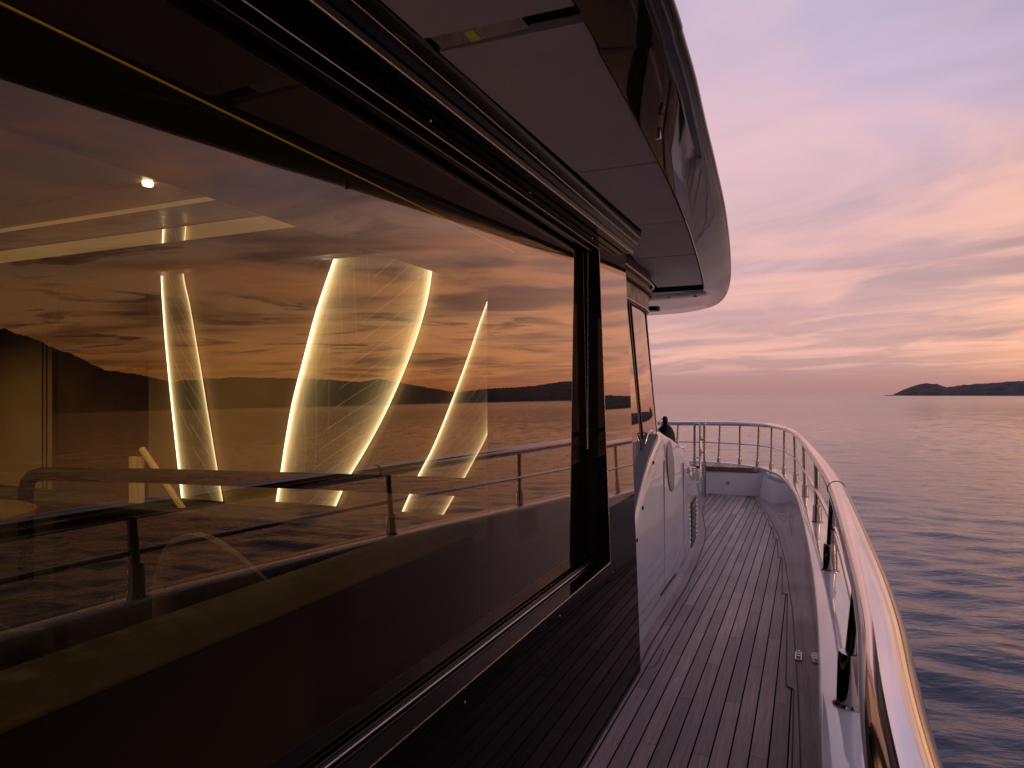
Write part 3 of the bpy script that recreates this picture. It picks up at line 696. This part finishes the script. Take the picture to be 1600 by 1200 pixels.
MB().box((-5.2, 2.192, 2.292), (-1.02, 2.1995, 2.309)).build('ceiling_bead', M['cove'], Y)  # bright line at the ceiling step, drawn by emission
MB().box((-3.3, 1.945, 2.3005), (-2.45, 1.949, 2.3095)).build('ceiling_groove', M['ifloor'], Y)
# handrail in front of the bulkhead
hr = [(-3.476, 2.1, .55), (-3.476, 2.1, .98), (-3.46, 2.1, 1.03), (-3.42, 2.1, 1.06), (-3.36, 2.1, 1.073), (-2.56, 2.1, 1.10), (-1.7, 2.1, 1.12), (-1.03, 2.1, 1.132)]
MB().tube(hr, .032, 14).build('saloon_handrail', M['ifloor2'], Y, smooth=60)  # blackened to stand as a silhouette, shade put into its colour
st = MB(); st.box((-3.02, 2.3, .5), (-2.995, 2.33, 1.15)); st.box((-2.975, 2.3, .5), (-2.95, 2.33, 1.15)); st.build('baluster', M['ilight'], Y)
MB().tube([(-2.93, 2.3, 1.19), (-2.70, 2.3, .96), (-2.4, 2.3, .66)], .016, 8).build('stair_rail', M['ilight'], Y)
cb = MB().box((-5.1, 2.20, 0), (-1.035, 2.47, .928)); cb.build('saloon_cabinet', M['fabric2'], Y, bevel=.01)  # box added to cover the lit lower bulkhead and keep it dark
# downlight
dl = MB().lathe((-2.45, 1.95, 2.296), [(.018, 0), (.020, .004), (.020, .016)], 20).build('saloon_downlight', M['lamp'], Y, smooth=40)
for (s, l, p) in ((-2.45, 1.72, 34.0), (-4.0, 1.6, 36.0), (-3.4, -.6, 20.0)):  # first serves the downlight; other two are added, unseen, to brighten the saloon
    ld = bpy.data.lights.new('downlight_glow', 'SPOT'); ld.energy = p; ld.color = (1, .72, .36); ld.spot_size = R(126); ld.spot_blend = .8; ld.shadow_soft_size = .05
    lo = bpy.data.objects.new('downlight_glow', ld); C.objects.link(lo); lo.location = (s, l, 2.28)
# edge-lit etched panels
def panelmat(name, fL, fR, kx, ky, dens):
    m = bpy.data.materials.new(name); m.use_nodes = True; t = NT(m.node_tree); t.n.clear()
    uv = t.add('ShaderNodeTexCoord').outputs['UV']; u, v, _ = t.sep(uv)
    eL = t.m('MULTIPLY', t.m('EXPONENT', t.m('MULTIPLY', u, -1/.036)), 3.8*fL)
    eL2 = t.m('MULTIPLY', t.m('EXPONENT', t.m('MULTIPLY', u, -1/.11)), 1.0*fL)
    w = t.m('SUBTRACT', 1.0, u)
    eR = t.m('MULTIPLY', t.m('EXPONENT', t.m('MULTIPLY', w, -1/.025)), 1.6*fR)
    eR2 = t.m('MULTIPLY', t.m('EXPONENT', t.m('MULTIPLY', w, -1/.10)), 1.1*fR)
    e = t.m('ADD', t.m('ADD', eL, eL2), t.m('ADD', eR, eR2))
    def lines(a, b, n, wdt, lo, hi, off=0.):
        q = t.m('FRACT', t.m('ADD', t.m('MULTIPLY', t.m('ADD', t.m('MULTIPLY', v, a), t.m('MULTIPLY', u, b)), n), off))
        ln = t.m('SUBTRACT', 1.0, t.mr(t.m('ABSOLUTE', t.m('SUBTRACT', q, .5)), 0, wdt*.7))
        return t.m('MULTIPLY', ln, t.m('MULTIPLY', t.mr(u, lo, lo+.1), t.mr(u, hi, hi+.1, 1, 0)))
    l1 = lines(1, kx, dens, .022, .42, .98)
    l2 = lines(1, ky, dens*.5, .016, -.1, .42, .3)
    e = t.m('ADD', e, t.m('ADD', t.m('MULTIPLY', l1, .42), t.m('MULTIPLY', l2, .34)))
    fb = t.noise(t.xyz(t.m('MULTIPLY', u, 30), t.m('MULTIPLY', v, 6), 0), 1.0, 5, .7)
    e = t.m('MULTIPLY', t.m('ADD', e, .018), t.mr(fb, .2, .8, .8, 1.2))
    em = t.add('ShaderNodeEmission'); t.put(em.inputs[1], e)
    t.put(em.inputs[0], t.mix(t.mr(e, .3, 2.5), (1.0, .72, .36), (1.0, .92, .68)))
    df = t.add('ShaderNodeBsdfDiffuse'); df.inputs[0].default_value = (.12, .09, .05, 1)
    ad = t.add('ShaderNodeAddShader'); t.l.new(em.outputs[0], ad.inputs[0]); t.l.new(df.outputs[0], ad.inputs[1])
    o = t.add('ShaderNodeOutputMaterial'); t.l.new(ad.outputs[0], o.inputs[0]); return m
def light_panel(Lp, Rp, l, label, mt):
    zs = max(Lp[0][1], Rp[0][1]), min(Lp[-1][1], Rp[-1][1])
    Ls = smooth(Lp, 6); Rs = smooth(Rp, 6)
    def resample(P, n):
        P = np.array(P); d = np.r_[0, np.cumsum(np.linalg.norm(np.diff(P, axis=0), axis=1))]
        q = np.linspace(0, d[-1], n); return np.stack([np.interp(q, d, P[:, i]) for i in range(2)], 1)
    N, K = 48, 20
    a = resample(Ls, N); b = resample(Rs, N)
    vs = []; uvs = []
    for i in range(N):
        for j in range(K):
            f = j/(K-1); p = a[i]*(1-f)+b[i]*f; vs.append((p[0], l, p[1])); uvs.append((f, i/(N-1)))
    nf = len(vs); fs = [(i*K+j, i*K+j+1, (i+1)*K+j+1, (i+1)*K+j) for i in range(N-1) for j in range(K-1)]
    back = [(x, y+.003, z) for x, y, z in vs]; ring = [j for j in range(K)] + [i*K+K-1 for i in range(1, N)] + [(N-1)*K+j for j in range(K-2, -1, -1)] + [i*K for i in range(N-2, 0, -1)]
    fs2 = [tuple(i+nf for i in reversed(f)) for f in fs] + [(ring[k], ring[k]+nf, ring[(k+1) % len(ring)]+nf, ring[(k+1) % len(ring)]) for k in range(len(ring))]
    me = bpy.data.meshes.new('light_panel'); me.from_pydata(vs+back, [], fs+fs2); uvl = me.uv_layers.new(name='UVMap')
    alluv = uvs+uvs
    for lp in me.loops: uvl.data[lp.index].uv = alluv[lp.vertex_index]
    me.materials.append(mt); o = bpy.data.objects.new('light_panel', me); C.objects.link(o)
    tag(o, label, 'wall lamp', 'sail-shaped light panels on the saloon bulkhead')
light_panel([(-3.0, 2.29), (-3.014, 2.082), (-2.996, 1.832), (-2.969, 1.603), (-2.928, 1.311), (-2.871, 0.935)],
            [(-2.84, 2.29), (-2.86, 2.07), (-2.813, 1.888), (-2.753, 1.631), (-2.697, 1.377), (-2.596, 0.935)], 2.474,
            'narrowest glowing light panel, leaning left at the top, leftmost of the three behind the glass', panelmat('edge_lit_a', 1.0, .55, -.28, -.4, 11))
light_panel([(-1.88, 2.19), (-1.939, 2.05), (-2.032, 1.834), (-2.105, 1.617), (-2.179, 1.382), (-2.243, 1.068), (-2.266, 0.955)],
            [(-1.420, 2.19), (-1.433, 1.984), (-1.457, 1.846), (-1.51, 1.686), (-1.583, 1.524), (-1.671, 1.359), (-1.771, 1.203), (-1.863, 1.072), (-1.925, 0.955)], 2.474,
            'widest glowing light panel, curved like a full sail, between the other two behind the glass', panelmat('edge_lit_b', .8, .9, .35, -1.1, 13))
light_panel([(-1.13, 1.96), (-1.158, 1.876), (-1.209, 1.754), (-1.268, 1.599), (-1.357, 1.389), (-1.433, 1.227), (-1.51, 1.095), (-1.58, 0.955)],
            [(-1.05, 1.96), (-1.055, 1.85), (-1.07, 1.7), (-1.10, 1.55), (-1.158, 1.365), (-1.181, 1.287), (-1.238, 1.186), (-1.32, 1.05), (-1.38, 0.955)], 2.474,
            'pointed glowing light panel cut off at its right side, nearest the dark window post', panelmat('edge_lit_c', .75, .6, .5, .5, 12))
# armchairs and table
def armchair(x, y, rz, fm, label):
    e = empty('armchair', (x, y, 0), label, 'armchair', 'armchairs in the saloon')
    cs, sn = math.cos(rz), math.sin(rz)
    def T(p): return (x+p[0]*cs-p[1]*sn, y+p[0]*sn+p[1]*cs, p[2])
    S = []
    for k in range(25):
        a = math.pi*(k/24)*1.15-.075*math.pi; top = .62+.42*max(0, math.sin(min(max(a, 0), math.pi)))**1.5
        S.append([T((r*math.cos(a), r*math.sin(a)*.9, z)) for r, z in ((.30, .2), (.36, .2), (.37, top-.05), (.35, top), (.31, top), (.29, top-.05))])
    MB().sweep(S).build('backrest', fm, e, smooth=50)
    mb = MB(); n = 20
    mb.sweep([[T((r*math.cos(2*math.pi*k/n), r*math.sin(2*math.pi*k/n)*.9, z)) for k in range(n)] for r, z in ((.26, .22), (.29, .25), (.29, .42), (.26, .46), (.1, .47))])
    mb.build('seat', fm, e, smooth=50)
    for a in (.8, 2.3, 3.9, 5.5):
        MB().tube([T((.22*math.cos(a), .2*math.sin(a), .22)), T((.24*math.cos(a), .22*math.sin(a), 0))], [.018, .012], 8).build('leg', M['iwall2'], e)
armchair(-1.66, 1.78, R(180), M['fabric'], 'faint olive armchair with a rounded back just inside the glass, lower centre of the window')
armchair(-2.25, 1.35, R(150), M['fabric2'], 'near-black armchair left of the olive one inside the window')
tb = empty('side_table', (-3.1, 1.5, 0), 'round dark wooden side table left of the armchairs inside the window', 'table')
MB().lathe((-3.1, 1.5, .96), [(.34, 0), (.36, .01), (.36, .03), (.34, .04)], 32).build('table_top', M['iwall2'], tb, smooth=40)
MB().lathe((-3.1, 1.5, 0), [(.2, 0), (.2, .02), (.04, .05), (.035, .96)], 20).build('pedestal', M['iwall2'], tb, smooth=40)

# long sofa whose rounded back runs along the window inside
sf = empty('sofa', (-1.2, 0, 0), 'long olive sofa whose rounded back runs along the inside of the big window', 'sofa')
prof = [(-1.20, .955), (-1.20, .99), (-1.19, 1.005), (-1.175, 1.012), (-1.155, 1.013), (-1.125, 1.009), (-1.095, .998), (-1.072, .983), (-1.066, .97), (-1.07, .96), (-1.08, .955)]
MB().sweep([[(a, y, b) for a, b in prof] for y in (-2.6, -1.2, -1.19, .25, .26, 2.15)]).build('headrest', M['olive'], sf, smooth=50)
MB().box((-1.21, -2.6, .12), (-1.075, 2.15, .954)).build('backrest', M['ifloor2'], sf, bevel=.01)  # unlit side of the olive sofa, its shade painted as black
MB().box((-2.05, -2.6, .12), (-1.255, 1.7, .44)).build('seat', M['olive'], sf, bevel=.04)
for y in (-2.4, -.4, 1.5): MB().box((-1.9, y, 0), (-1.86, y+.05, .118)).build('leg', M['iwall2'], sf)
